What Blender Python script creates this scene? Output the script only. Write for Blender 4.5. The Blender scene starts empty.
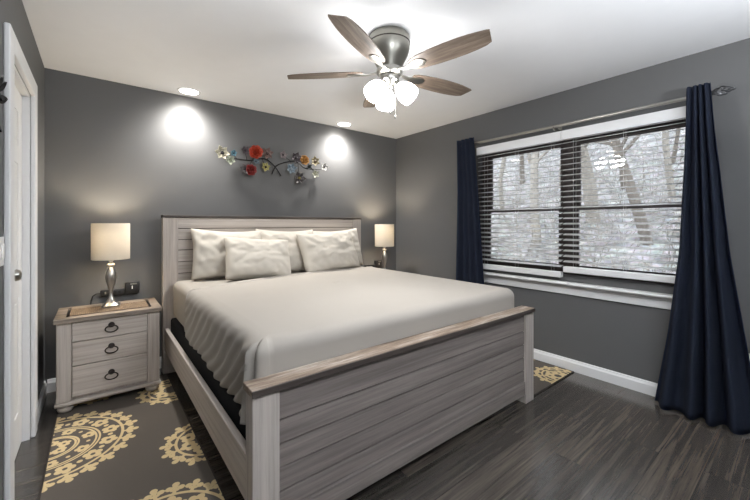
import bpy, bmesh, math, random
import numpy as np
from mathutils import Vector, Matrix, noise
PI = math.pi
R = math.radians
C = bpy.context.scene.collection
S = bpy.context.scene

# ------------------------------------------------------------------ camera, sky, exposure
cam_d = bpy.data.cameras.new('camera'); cam = bpy.data.objects.new('camera', cam_d); C.objects.link(cam)
cam.location = (0, 0, 1.266)
cam.rotation_euler = (PI/2, 0, -0.670)
cam_d.sensor_width = 36; cam_d.lens = 36*350.79/750
cam_d.shift_y = -25.75/750
cam_d.clip_start = 0.02; cam_d.clip_end = 300
S.camera = cam
S.view_settings.view_transform = 'Standard'; S.view_settings.look = 'None'
S.view_settings.gamma = 1; S.view_settings.use_curve_mapping = False
S.view_settings.exposure = 0.78
W = bpy.data.worlds.new('overcast_sky'); S.world = W; W.use_nodes = True
bg = W.node_tree.nodes['Background']
bg.inputs[0].default_value = (0.86, 0.92, 1.0, 1); bg.inputs[1].default_value = 3.5
FILL_UP_W = 56.0           # unseen fill lights added behind the camera to brighten the ceiling
FAN_W = 12.5           # bulb inside each fan shade, shining out of its mouth
FAN_GLOW = 20.0       # emission of the fan's frosted shades
DOWN_W = 44.0         # ceiling downlights
LAMP_W = 9.0          # bedside lamps

# ------------------------------------------------------------------ helpers
def new_bm(): return bmesh.new()

def add_box(bm, x0, x1, y0, y1, z0, z1, bev=0.0, seg=2):
    t = bmesh.new()
    bmesh.ops.create_cube(t, size=1)
    for v in t.verts:
        v.co = Vector(((x0+x1)/2+v.co.x*(x1-x0), (y0+y1)/2+v.co.y*(y1-y0), (z0+z1)/2+v.co.z*(z1-z0)))
    if bev > 0:
        bmesh.ops.bevel(t, geom=t.edges[:], offset=bev, segments=seg, profile=.5, affect='EDGES')
    merge(bm, t); return bm

def merge(bm, t, M=None):
    mp = {}
    for v in t.verts: mp[v] = bm.verts.new(M @ v.co if M else v.co)
    for f in t.faces:
        try: bm.faces.new([mp[v] for v in f.verts])
        except ValueError: pass
    t.free()

def box(*a, **k): return add_box(new_bm(), *a, **k)

def add_lathe(bm, prof, c=(0,0,0), n=32, cap0=True, cap1=True):
    rings = []
    for r, z in prof:
        rings.append([bm.verts.new((c[0]+r*math.cos(2*PI*i/n), c[1]+r*math.sin(2*PI*i/n), c[2]+z)) for i in range(n)])
    for a, b in zip(rings, rings[1:]):
        for i in range(n):
            bm.faces.new((a[i], a[(i+1)%n], b[(i+1)%n], b[i]))
    if cap0: bm.faces.new(rings[0][::-1])
    if cap1: bm.faces.new(rings[-1])
    return bm

def add_tube(bm, pts, r, n=8, caps=True):
    pts = [Vector(p) for p in pts]
    rad = r if isinstance(r, (list, tuple)) else [r]*len(pts)
    up = Vector((0,0,1)); rings = []
    prev = None
    for i, p in enumerate(pts):
        d = (pts[min(i+1, len(pts)-1)]-pts[max(i-1, 0)]).normalized()
        if prev is None:
            a = d.cross(up)
            if a.length < .05: a = d.cross(Vector((1,0,0)))
        else:
            a = prev - d*prev.dot(d)
        a.normalize(); prev = a; b = d.cross(a)
        rings.append([bm.verts.new(p+(a*math.cos(2*PI*k/n)+b*math.sin(2*PI*k/n))*rad[i]) for k in range(n)])
    for A, B in zip(rings, rings[1:]):
        for k in range(n): bm.faces.new((A[k], A[(k+1)%n], B[(k+1)%n], B[k]))
    if caps:
        bm.faces.new(rings[0][::-1]); bm.faces.new(rings[-1])
    return bm

def add_grid(bm, fn, nu, nv, closed_u=False):
    g = [[bm.verts.new(fn(i/(nu-1) if not closed_u else i/nu, j/(nv-1))) for j in range(nv)] for i in range(nu)]
    for i in range(nu if closed_u else nu-1):
        for j in range(nv-1):
            a = (i+1) % nu
            bm.faces.new((g[i][j], g[a][j], g[a][j+1], g[i][j+1]))
    return g

FLAT = {'headboard', 'headboard_planks', 'top_rail', 'headboard_post', 'headboard_cap', 'footboard', 'footboard_planks', 'bottom_rail', 'footboard_post', 'footboard_cap', 'cap_edge', 'side_rail', 'drawer', 'corner_stile', 'tabletop', 'carcass', 'sash', 'plate', 'valance'}
def obj(name, bm, m, parent=None, smooth=True, angle=None):
    """link ONE mesh object; vertices are in the parent's frame"""
    if name in FLAT: smooth = False
    if angle is None: angle = 38
    bmesh.ops.recalc_face_normals(bm, faces=bm.faces[:])
    me = bpy.data.meshes.new(name); bm.to_mesh(me); bm.free()
    o = bpy.data.objects.new(name, me); C.objects.link(o)
    me.materials.append(m)
    if smooth:
        me.polygons.foreach_set('use_smooth', [True]*len(me.polygons))
        me.set_sharp_from_angle(angle=R(angle))
    if parent: o.parent = parent
    return o

def tag(o, label, cat, group=None, kind=None):
    o['label'] = label; o['category'] = cat
    if group: o['group'] = group
    if kind: o['kind'] = kind
    return o

def thing(name, label, cat, loc=(0,0,0), rz=0, group=None):
    o = bpy.data.objects.new(name, None); C.objects.link(o)
    o.empty_display_size = .05
    o.location = loc; o.rotation_euler = (0,0,rz)
    return tag(o, label, cat, group)

def struct(name, bm, m, parent=None, smooth=False):
    o = obj(name, bm, m, parent, smooth)
    if parent is None: o['kind'] = 'structure'
    return o

def kids(o): return [c for c in bpy.data.objects if c.parent == o]

def dup(root, loc, rz=0, label=None):
    r = root.copy(); C.objects.link(r); r.location = loc; r.rotation_euler = (0,0,rz)
    if label: r['label'] = label
    for ch in kids(root):
        c = ch.copy(); C.objects.link(c); c.parent = r
        for g in kids(ch):
            d = g.copy(); C.objects.link(d); d.parent = c
    return r

# ------------------------------------------------------------------ materials
def srgb(*c):
    return tuple(((x/255)/12.92 if x/255 <= .04045 else ((x/255+.055)/1.055)**2.4) for x in c)+(1,)

def mat(name, col, rough=.5, metal=0, spec=.5, bump=0, bscale=200, var=0, vscale=8, coat=0):
    m = bpy.data.materials.new(name); m.use_nodes = True
    nt = m.node_tree; b = nt.nodes['Principled BSDF']
    b.inputs['Base Color'].default_value = col
    b.inputs['Roughness'].default_value = rough; b.inputs['Metallic'].default_value = metal
    b.inputs['Specular IOR Level'].default_value = spec
    if coat: b.inputs['Coat Weight'].default_value = coat
    tc = nt.nodes.new('ShaderNodeTexCoord')
    n = nt.nodes.new('ShaderNodeTexNoise'); n.inputs['Scale'].default_value = vscale; n.inputs['Detail'].default_value = 4
    nt.links.new(tc.outputs['Object'], n.inputs['Vector'])
    mx = nt.nodes.new('ShaderNodeMix'); mx.data_type = 'RGBA'
    v = max(var, .02)
    mx.inputs[6].default_value = tuple(c*(1-v) for c in col[:3])+(1,)
    mx.inputs[7].default_value = tuple(min(1, c*(1+v)) for c in col[:3])+(1,)
    nt.links.new(n.outputs['Fac'], mx.inputs[0]); nt.links.new(mx.outputs[2], b.inputs['Base Color'])
    if bump:
        n2 = nt.nodes.new('ShaderNodeTexNoise'); n2.inputs['Scale'].default_value = bscale
        nt.links.new(tc.outputs['Object'], n2.inputs['Vector'])
        bp = nt.nodes.new('ShaderNodeBump'); bp.inputs['Strength'].default_value = bump; bp.inputs['Distance'].default_value = .002
        nt.links.new(n2.outputs['Fac'], bp.inputs['Height']); nt.links.new(bp.outputs['Normal'], b.inputs['Normal'])
    return m

def ramp(nt, stops):
    r = nt.nodes.new('ShaderNodeValToRGB')
    e = r.color_ramp.elements
    while len(e) < len(stops): e.new(.5)
    for k, (p, c) in zip(e, stops): k.position = p; k.color = c
    return r

def wood(name, light, mid, dark, scale, rough=.6, streak=.5, fine=1.0):
    """weathered wood: stretched noise along the axis with the smallest scale"""
    m = bpy.data.materials.new(name); m.use_nodes = True
    nt = m.node_tree; b = nt.nodes['Principled BSDF']; b.inputs['Roughness'].default_value = rough
    tc = nt.nodes.new('ShaderNodeTexCoord'); mp = nt.nodes.new('ShaderNodeMapping')
    mp.inputs['Scale'].default_value = scale
    nt.links.new(tc.outputs['Object'], mp.inputs['Vector'])
    n1 = nt.nodes.new('ShaderNodeTexNoise'); n1.inputs['Scale'].default_value = 1.0; n1.inputs['Detail'].default_value = 8; n1.inputs['Roughness'].default_value = .68; n1.inputs['Distortion'].default_value = .15
    n2 = nt.nodes.new('ShaderNodeTexNoise'); n2.inputs['Scale'].default_value = 3.2*fine; n2.inputs['Detail'].default_value = 6; n2.inputs['Roughness'].default_value = .75
    nt.links.new(mp.outputs[0], n1.inputs['Vector']); nt.links.new(mp.outputs[0], n2.inputs['Vector'])
    r1 = ramp(nt, [(.30, dark), (.47, mid), (.66, light)])
    nt.links.new(n1.outputs['Fac'], r1.inputs[0])
    r2 = ramp(nt, [(.34, (0,0,0,1)), (.52, (1,1,1,1))])
    nt.links.new(n2.outputs['Fac'], r2.inputs[0])
    mx = nt.nodes.new('ShaderNodeMix'); mx.data_type = 'RGBA'; mx.blend_type = 'MIX'
    inv = nt.nodes.new('ShaderNodeMath'); inv.operation = 'MULTIPLY_ADD'; inv.inputs[1].default_value = -streak; inv.inputs[2].default_value = streak
    nt.links.new(r2.outputs[0], inv.inputs[0]); nt.links.new(inv.outputs[0], mx.inputs[0])
    nt.links.new(r1.outputs[0], mx.inputs[6]); mx.inputs[7].default_value = dark
    nt.links.new(mx.outputs[2], b.inputs['Base Color'])
    bp = nt.nodes.new('ShaderNodeBump'); bp.inputs['Strength'].default_value = .25; bp.inputs['Distance'].default_value = .002
    nt.links.new(n2.outputs['Fac'], bp.inputs['Height']); nt.links.new(bp.outputs['Normal'], b.inputs['Normal'])
    return m

def floor_mat():
    m = bpy.data.materials.new('vinyl_planks'); m.use_nodes = True
    nt = m.node_tree; b = nt.nodes['Principled BSDF']
    tc = nt.nodes.new('ShaderNodeTexCoord')
    def brick(c1, c2, mort, ms):
        k = nt.nodes.new('ShaderNodeTexBrick'); k.offset = .37; k.offset_frequency = 2
        k.inputs['Scale'].default_value = 1; k.inputs['Brick Width'].default_value = 1.22; k.inputs['Row Height'].default_value = .182
        k.inputs['Mortar Size'].default_value = ms; k.inputs['Mortar Smooth'].default_value = .3; k.inputs['Bias'].default_value = 0
        k.inputs['Color1'].default_value = c1; k.inputs['Color2'].default_value = c2; k.inputs['Mortar'].default_value = mort
        nt.links.new(tc.outputs['Object'], k.inputs['Vector']); return k
    k1 = brick((0,0,0,1), (1,1,1,1), (.5,.5,.5,1), 0)
    k2 = brick((1,1,1,1), (1,1,1,1), (0,0,0,1), .0016)
    mp = nt.nodes.new('ShaderNodeMapping'); mp.inputs['Scale'].default_value = (1.3, 40, 1)
    off = nt.nodes.new('ShaderNodeVectorMath'); off.operation = 'MULTIPLY_ADD'
    off.inputs[1].default_value = (7, 3, 0)
    nt.links.new(k1.outputs['Color'], off.inputs[0]); nt.links.new(tc.outputs['Object'], off.inputs[2])
    nt.links.new(off.outputs[0], mp.inputs['Vector'])
    n = nt.nodes.new('ShaderNodeTexNoise'); n.inputs['Scale'].default_value = 1; n.inputs['Detail'].default_value = 8; n.inputs['Roughness'].default_value = .7; n.inputs['Distortion'].default_value = .35
    nt.links.new(mp.outputs[0], n.inputs['Vector'])
    n3 = nt.nodes.new('ShaderNodeTexNoise'); n3.inputs['Scale'].default_value = 1.7; n3.inputs['Detail'].default_value = 3
    nt.links.new(off.outputs[0], n3.inputs['Vector'])
    r = ramp(nt, [(.30, srgb(46,43,41)), (.5, srgb(70,66,62)), (.70, srgb(96,90,84))])
    nt.links.new(n.outputs['Fac'], r.inputs[0])
    tone = nt.nodes.new('ShaderNodeMix'); tone.data_type = 'RGBA'
    tone.inputs[6].default_value = (.62,.63,.65,1); tone.inputs[7].default_value = (1.35,1.27,1.18,1)
    add = nt.nodes.new('ShaderNodeMath'); add.operation = 'MULTIPLY_ADD'; add.inputs[1].default_value = .6
    sub = nt.nodes.new('ShaderNodeMath'); sub.operation = 'MULTIPLY_ADD'; sub.inputs[1].default_value = .8; sub.inputs[2].default_value = -.2
    nt.links.new(n3.outputs['Fac'], sub.inputs[0])
    nt.links.new(k1.outputs['Color'], add.inputs[0]); nt.links.new(sub.outputs[0], add.inputs[2])
    nt.links.new(add.outputs[0], tone.inputs[0])
    mul = nt.nodes.new('ShaderNodeMix'); mul.data_type = 'RGBA'; mul.blend_type = 'MULTIPLY'; mul.inputs[0].default_value = 1
    nt.links.new(r.outputs[0], mul.inputs[6]); nt.links.new(tone.outputs[2], mul.inputs[7])
    mul2 = nt.nodes.new('ShaderNodeMix'); mul2.data_type = 'RGBA'; mul2.blend_type = 'MULTIPLY'; mul2.inputs[0].default_value = .7
    nt.links.new(mul.outputs[2], mul2.inputs[6]); nt.links.new(k2.outputs['Color'], mul2.inputs[7])
    nt.links.new(mul2.outputs[2], b.inputs['Base Color'])
    b.inputs['Roughness'].default_value = .2; b.inputs['Specular IOR Level'].default_value = .95
    bp = nt.nodes.new('ShaderNodeBump'); bp.inputs['Strength'].default_value = .05; bp.inputs['Distance'].default_value = .002
    nt.links.new(n.outputs['Fac'], bp.inputs['Height']); nt.links.new(bp.outputs['Normal'], b.inputs['Normal'])
    return m

def emit(name, col, s):
    m = bpy.data.materials.new(name); m.use_nodes = True; nt = m.node_tree
    nt.nodes.remove(nt.nodes['Principled BSDF'])
    e = nt.nodes.new('ShaderNodeEmission'); e.inputs[0].default_value = col; e.inputs[1].default_value = s
    nt.links.new(e.outputs[0], nt.nodes['Material Output'].inputs[0]); return m

def fabric(name, col, transl=0.0, tcol=None, rough=.9, var=.05, weave=500, bump=.15, vscale=6):
    m = mat(name, col, rough=rough, spec=.15, bump=bump, bscale=weave, var=var, vscale=vscale)
    if transl:
        nt = m.node_tree; b = nt.nodes['Principled BSDF']
        t = nt.nodes.new('ShaderNodeBsdfTranslucent'); t.inputs[0].default_value = tcol or col
        x = nt.nodes.new('ShaderNodeMixShader'); x.inputs[0].default_value = transl
        nt.links.new(b.outputs[0], x.inputs[1]); nt.links.new(t.outputs[0], x.inputs[2])
        nt.links.new(x.outputs[0], nt.nodes['Material Output'].inputs[0])
    return m

def glass(name):
    m = bpy.data.materials.new(name); m.use_nodes = True; nt = m.node_tree
    nt.nodes.remove(nt.nodes['Principled BSDF'])
    t = nt.nodes.new('ShaderNodeBsdfTransparent'); g = nt.nodes.new('ShaderNodeBsdfGlossy'); g.inputs['Roughness'].default_value = .01
    f = nt.nodes.new('ShaderNodeFresnel'); f.inputs[0].default_value = 1.5
    x = nt.nodes.new('ShaderNodeMixShader')
    nt.links.new(f.outputs[0], x.inputs[0]); nt.links.new(t.outputs[0], x.inputs[1]); nt.links.new(g.outputs[0], x.inputs[2])
    nt.links.new(x.outputs[0], nt.nodes['Material Output'].inputs[0]); return m

M_wall = mat('grey_wall_paint', srgb(97,97,97), rough=.62, spec=.35, bump=.12, bscale=140, var=.02)
M_ceil = mat('white_ceiling_paint', srgb(238,239,241), rough=.9, spec=.2, bump=.1, bscale=120)
M_trim = mat('white_trim_paint', srgb(226,226,226), rough=.4)
M_door = mat('white_door_paint', srgb(232,231,229), rough=.45)
M_floor = floor_mat()
WL, WM, WD = srgb(194,186,178), srgb(180,171,163), srgb(150,141,133)
M_woodx = wood('whitewashed_wood_across', WL, WM, WD, (.6, 28, 28))
M_woody = wood('whitewashed_wood_along', WL, WM, WD, (28, .6, 28))
M_woodz = wood('whitewashed_wood_upright', WL, WM, WD, (28, 28, .7))
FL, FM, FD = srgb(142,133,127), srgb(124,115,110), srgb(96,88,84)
M_footx = wood('shaded_wood_across', FL, FM, FD, (.8, 30, 30), streak=.55)  # darker copy of the whitewashed wood, footboard's shade put into its colour
M_capx = wood('brown_wood_cap', srgb(190,178,166), srgb(134,116,100), srgb(84,70,58), (2.2, 30, 30), streak=.7)
M_capd = wood('dark_wood_edge', srgb(84,76,70), srgb(66,58,53), srgb(46,40,36), (2.2, 30, 30), streak=.5)
M_sheet = fabric('cream_bed_linen', srgb(164,158,150), weave=900, bump=.05, var=.015)
M_pillow = fabric('cream_pillowcase', srgb(188,182,172), weave=900, bump=.05, var=.015)
M_black = fabric('black_box_spring_cloth', srgb(26,26,29), weave=600)
M_navy = fabric('navy_curtain_cloth', srgb(41,46,58), transl=.25, tcol=srgb(52,90,150), weave=700, bump=.25, var=.12, vscale=14)
M_shade = fabric('linen_lamp_shade', srgb(222,215,202), transl=.13, weave=420, bump=.3, var=.04, vscale=60)
M_nickel = mat('brushed_nickel', srgb(176,174,168), rough=.3, metal=1, var=.06)
M_nickd = mat('satin_nickel_dark', srgb(150,148,140), rough=.36, metal=1, var=.06)
M_silver = mat('silver_lamp_paint', srgb(170,168,164), rough=.28, metal=.85, var=.1, vscale=20)
M_bronze = mat('dark_bronze', srgb(52,46,44), rough=.4, metal=.8)
M_blade = wood('grey_oak_blade', srgb(140,126,112), srgb(112,97,84), srgb(78,66,57), (3, 40, 40), rough=.5)
M_glow = emit('lit_frosted_shade', (1, .99, .98, 1), FAN_GLOW)
M_disc = emit('lit_downlight_lens', (1, .95, .88, 1), 14)
M_bulb = emit('lit_bulb', (1, .84, .6, 1), 14)
M_frame = mat('dark_brown_window_frame', srgb(52,42,40), rough=.5)
M_slat = fabric('white_blind_slat', srgb(238,238,238), transl=.5, rough=.5, bump=0, var=.01)
M_glass = glass('clear_glass')
M_plast = mat('black_plastic', srgb(24,24,25), rough=.4)
M_white = mat('white_plastic', srgb(230,230,228), rough=.4)
M_gunmetal = mat('gunmetal', srgb(112,112,114), rough=.35, metal=1)
M_blackmetal = mat('black_metal', srgb(34,34,34), rough=.5, metal=.5)

# ------------------------------------------------------------------ room shell
XL, XR, YB, YF, H = -.309, 3.222, 3.601, -1.0, 2.44
T = .14
struct('floor', box(XL-T, XR+T, YF-T, YB+T, -.12, 0), M_floor)
struct('ceiling', box(XL-T, XR+T, YF-T, YB+T, H, H+.12), M_ceil)
struct('wall_back', box(XL-T, XR+T, YB, YB+T, 0, H), M_wall)
struct('wall_front', box(XL-T, XR+T, YF-T, YF, 0, H), M_wall)
DY0, DY1, DZ = 2.215, 2.895, 2.03
bm = new_bm()
add_box(bm, XL-T, XL, YF, DY0, 0, H); add_box(bm, XL-T, XL, DY1, YB, 0, H); add_box(bm, XL-T, XL, DY0, DY1, DZ, H)
struct('wall_left', bm, M_wall)
WY0, WY1, WZ0, WZ1 = .50, 2.25, .825, 2.05
bm = new_bm()
add_box(bm, XR, XR+T, YF, WY0, 0, H); add_box(bm, XR, XR+T, WY1, YB, 0, H)
add_box(bm, XR, XR+T, WY0, WY1, 0, WZ0); add_box(bm, XR, XR+T, WY0, WY1, WZ1, H)
struct('wall_right', bm, M_wall)

def base_prof(bm, p0, p1, n, h=.098, t=.015):
    p0, p1, n = Vector(p0), Vector(p1), Vector(n)
    prof = [(0,0), (t,0), (t,h*.72), (t*.75,h*.80), (t*.55,h*.86), (t*.5,h*.95), (t*.3,h), (0,h)]
    A = [bm.verts.new(p0+n*a+Vector((0,0,b))) for a, b in prof]; B = [bm.verts.new(p1+n*a+Vector((0,0,b))) for a, b in prof]
    for i in range(len(prof)):
        j = (i+1) % len(prof); bm.faces.new((A[i], A[j], B[j], B[i]))
    bm.faces.new(A); bm.faces.new(B[::-1]); return bm
struct('baseboard_right', base_prof(new_bm(), (XR,YF,0), (XR,YB,0), (-1,0,0)), M_trim)
struct('baseboard_back', base_prof(new_bm(), (XL+.016,YB,0), (XR-.016,YB,0), (0,-1,0)), M_trim)
bm = base_prof(new_bm(), (XL,DY1+.092,0), (XL,YB-.016,0), (1,0,0)); struct('baseboard_left', bm, M_trim)

# door in the left wall and its casing
bm = new_bm(); cw, ct = .09, .022
def casing(bm, y0, y1, z0, z1):
    add_box(bm, XL, XL+ct, y0, y1, z0, z1, .006)
casing(bm, DY0-cw, DY0+.004, 0, DZ+cw); casing(bm, DY1-.004, DY1+cw, 0, DZ+cw); casing(bm, DY0+.005, DY1-.005, DZ-.004, DZ+cw)
add_box(bm, XL-T, XL-.001, DY0, DY0+.018, 0, DZ); add_box(bm, XL-T, XL-.001, DY1-.018, DY1, 0, DZ); add_box(bm, XL-T, XL-.001, DY0+.018, DY1-.018, DZ-.018, DZ)
struct('trim_1', bm, M_trim)
bm = new_bm(); dx1, dx0 = XL-.034, XL-.072
a, b_ = DY0+.021, DY1-.021
add_box(bm, dx0, dx1-.004, a, b_, .008, DZ-.021)
st = .11
add_box(bm, dx1-.0045, dx1, a, a+st, .008, DZ-.021, .002); add_box(bm, dx1-.0045, dx1, b_-st, b_, .008, DZ-.021, .002)
mid = (a+b_)/2
for z0, z1 in ((.008,.22), (.86,1.0), (1.60,1.70), (DZ-.14,DZ-.021)): add_box(bm, dx1-.0045, dx1, a+st, b_-st, z0, z1, .002)
for z0, z1 in ((.22,.86), (1.0,1.6), (1.70,DZ-.14)): add_box(bm, dx1-.0045, dx1, mid-.05, mid+.05, z0, z1, .002)
for z0, z1 in ((.22,.86), (1.0,1.6), (1.70,DZ-.14)):
    for y0, y1 in ((a+st, mid-.05), (mid+.05, b_-st)):
        add_box(bm, dx1-.0048, dx1-.0015, y0+.025, y1-.025, z0+.03, z1-.03, .003)
door = struct('door_1', bm, M_door)
bm = new_bm()
k = bmesh.new(); add_lathe(k, [(.03,0),(.03,.006),(.012,.010),(.011,.032),(.022,.038),(.028,.050),(.024,.062),(.010,.068)], n=24)
merge(bm, k, Matrix.Translation((dx1, DY0+.085, 1.03)) @ Matrix.Rotation(PI/2, 4, 'Y'))
obj('door_knob', bm, M_nickel, door)

# windows
def window(name, y0, y1):
    bm = new_bm(); x0, x1 = XR+.045, XR+.125
    fw = .045
    add_box(bm, x0, x1, y0, y0+fw, WZ0, WZ1); add_box(bm, x0, x1, y1-fw, y1, WZ0, WZ1)
    add_box(bm, x0, x1, y0+fw, y1-fw, WZ0, WZ0+fw); add_box(bm, x0, x1, y0+fw, y1-fw, WZ1-fw, WZ1)
    fr = struct(name, bm, M_frame)
    zm = 1.408
    for x, za, zb in ((x0+.045, zm-.018, WZ1-fw), (x0+.008, WZ0+fw, zm+.018)):
        bm = new_bm(); s = .038
        ya, yb = y0+fw, y1-fw
        add_box(bm, x, x+.03, ya, ya+s, za, zb, .003); add_box(bm, x, x+.03, yb-s, yb, za, zb, .003)
        add_box(bm, x, x+.03, ya+s, yb-s, za, za+.036, .003); add_box(bm, x, x+.03, ya+s, yb-s, zb-.036, zb, .003)
        sh = obj('sash', bm, M_frame, fr)
        obj('pane', box(x+.013, x+.017, ya+s, yb-s, za+.036, zb-.036), M_glass, sh)
    return fr
window('window_1', 1.375, WY1); window('window_2', WY0, 1.375)
# stool and apron of the window
bm = new_bm()
add_box(bm, 3.148, XR, WY0-.10, WY1+.08, .742, .766, .008, 3)
add_box(bm, XR-.032, XR, WY0-.07, WY1+.05, .716, .742, .006, 3)
add_box(bm, XR-.020, XR, WY0-.07, WY1+.05, .655, .716, .005, 3)
struct('trim_2', bm, M_trim)

# ------------------------------------------------------------------ the woods outside
def hill_z(x, y):
    d = max(0, x-4.5)
    return -.7+.30*d+.004*d*d+.35*noise.noise(Vector((x*.22, y*.22, 3)))*min(1, d/4)
def leaf_litter():
    m = bpy.data.materials.new('pale_leaf_litter'); m.use_nodes = True; nt = m.node_tree; b = nt.nodes['Principled BSDF']
    b.inputs['Roughness'].default_value = .9; b.inputs['Specular IOR Level'].default_value = .1
    tc = nt.nodes.new('ShaderNodeTexCoord')
    v = nt.nodes.new('ShaderNodeTexVoronoi'); v.inputs['Scale'].default_value = 7
    n = nt.nodes.new('ShaderNodeTexNoise'); n.inputs['Scale'].default_value = 2.2; n.inputs['Detail'].default_value = 10; n.inputs['Roughness'].default_value = .8
    nt.links.new(tc.outputs['Object'], v.inputs['Vector']); nt.links.new(tc.outputs['Object'], n.inputs['Vector'])
    r = ramp(nt, [(.34, srgb(66,63,60)), (.5, srgb(104,102,99)), (.64, srgb(138,136,133))])
    nt.links.new(n.outputs['Fac'], r.inputs[0])
    x = nt.nodes.new('ShaderNodeMix'); x.data_type = 'RGBA'; x.blend_type = 'OVERLAY'; x.inputs[0].default_value = .35
    nt.links.new(r.outputs[0], x.inputs[6]); nt.links.new(v.outputs['Color'], x.inputs[7])
    hs = nt.nodes.new('ShaderNodeHueSaturation'); hs.inputs['Saturation'].default_value = .25
    nt.links.new(x.outputs[2], hs.inputs['Color']); nt.links.new(hs.outputs[0], b.inputs['Base Color'])
    return m
bm = new_bm()
add_grid(bm, lambda u, v: Vector((3.6+u*52, -25+v*75, hill_z(3.6+u*52, -25+v*75))), 90, 110)
struct('hillside_ground', bm, leaf_litter(), smooth=True)
M_bark = mat('grey_bark', srgb(112,108,101), rough=.95, var=.35, vscale=9, spec=.1)
M_barkd = mat('dark_bark', srgb(84,79,73), rough=.95, var=.35, vscale=9, spec=.1)
M_twig = mat('pale_twigs', srgb(112,107,100), rough=.95, var=.2, spec=.1)

def bare_tree(x, y, r, h, lean, seed, label, m, fork=True, group=None):
    rnd = random.Random(seed); z0 = hill_z(x, y)-.1
    bm = new_bm()
    def grow(p, d, L, rad, depth):
        pts = [p]; rr = [rad]; q = p.copy(); dd = d.copy()
        n = 6 if depth < 2 else 4
        for i in range(n):
            dd = (dd+Vector((rnd.gauss(0,.10), rnd.gauss(0,.10), rnd.gauss(.02,.05)))*(1+.5*depth)).normalized()
            q = q+dd*L/n; pts.append(q.copy()); rr.append(rad*(1-.55*(i+1)/n))
        add_tube(bm, pts, rr, n=7 if depth == 0 else (5 if depth == 1 else 3), caps=False)
        if depth >= 3: return
        for _ in range((9, 5, 4)[depth]):
            t = rnd.uniform(.22 if depth == 0 else .3, .98); i = min(int(t*n), n-1); f = t*n-i
            s = pts[i].lerp(pts[i+1], f)
            a = rnd.uniform(0, 2*PI); side = Vector((math.cos(a), math.sin(a), rnd.uniform(.1,.8))).normalized()
            grow(s, (side+dd*.35).normalized(), L*rnd.uniform(.28,.5), rr[i]*rnd.uniform(.32,.5), depth+1)
    grow(Vector((0,0,0)), Vector((lean[0], lean[1], 1)).normalized(), h, r, 0)
    o = obj('bare_tree', bm, m); o.location = (x, y, z0)
    return tag(o, label, 'tree', group)
bare_tree(9.0, 4.55, .12, 6.5, (0,-.05), 3, 'pale curving bare tree seen through the left window', M_bark)
bare_tree(9.0, 2.18, .11, 7.0, (0,.02), 8, 'dark straight bare tree left of the right curtain', M_barkd)
bare_tree(10.5, 3.75, .17, 7.5, (0,.03), 12, 'thick grey bare tree just right of the window mullion', M_bark)
G = 'thin bare trees on the wooded hillside'
for i, (x, y) in enumerate([(14,4.1),(12,7.4),(16,8.8),(8.2,1.35),(18,5.5),(20,10.5),(17,3.4),(13,2.6),(22,7.2),(15,6.6),(24,12),(19,2.6)]):
    bare_tree(x, y, .07+.02*(i%3), 6+1.2*(i%4), (0,.04*((i%3)-1)), 40+i, 'thin bare tree far back on the hillside behind the blinds', M_bark if i%2 else M_barkd, group=G)
bm = new_bm(); rnd = random.Random(5)
for i in range(1500):
    x = 6.5+16*rnd.random()**1.2; y = x*rnd.uniform(.12,.72)+rnd.uniform(-.6,.6); z = hill_z(x, y)
    p = Vector((x, y, z-.03)); d = Vector((rnd.gauss(0,.5), rnd.gauss(0,.5), 1)).normalized(); L = rnd.uniform(.5,1.6)
    pts = [p]
    for k in range(3):
        d = (d+Vector((rnd.gauss(0,.3), rnd.gauss(0,.3), rnd.gauss(-.05,.2)))).normalized(); p = p+d*L/3; pts.append(p.copy())
    w = rnd.uniform(.004,.011); add_tube(bm, pts, [w, w*.8, w*.6, w*.3], n=3, caps=False)
tag(obj('undergrowth', bm, M_twig), 'tangle of bare pale brush covering the hillside outside', 'brush', kind='stuff')

# ------------------------------------------------------------------ downlights
def downlight(x, y, label):
    t = thing('recessed_light', label, 'ceiling light', (x, y, H), group='recessed ceiling lights')
    bm = new_bm(); add_lathe(bm, [(.072,-.0015),(.076,-.006),(.092,-.004),(.096,-.0002)], n=40, cap0=False, cap1=False); obj('trim_ring', bm, M_trim, t)
    bm = new_bm(); add_lathe(bm, [(.0735,-.0035),(.0735,-.0005)], n=40); obj('lens', bm, M_disc, t)
    for part, cone in ((.75, 152), (1.0, 116)):      # wide spill and the main beam of the same lamp
        l = bpy.data.lights.new('downlight', 'SPOT'); l.energy = DOWN_W*part; l.color = (1,.97,.93); l.spot_size = R(cone); l.spot_blend = 1.0; l.shadow_soft_size = .04
        o = bpy.data.objects.new('lamp_light', l); C.objects.link(o); o.parent = t; o.location = (0,0,-.02)
    return t
downlight(.636, 3.446, 'round recessed ceiling light above the left side of the headboard')
downlight(2.27, 3.446, 'round recessed ceiling light above the right side of the headboard')

# ------------------------------------------------------------------ bed
BX0, BX1, BF, BH = .434, 2.495, 1.278, 3.427
bed = thing('bed_frame', 'whitewashed wooden king bed with plank headboard and footboard', 'bed', ((BX0+BX1)/2, (BF+BH)/2, 0))
bed_o = Vector(bed.location)
def L(bm):   # world-built shape into the bed's frame
    bmesh.ops.translate(bm, verts=bm.verts[:], vec=-bed_o); return bm
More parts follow.
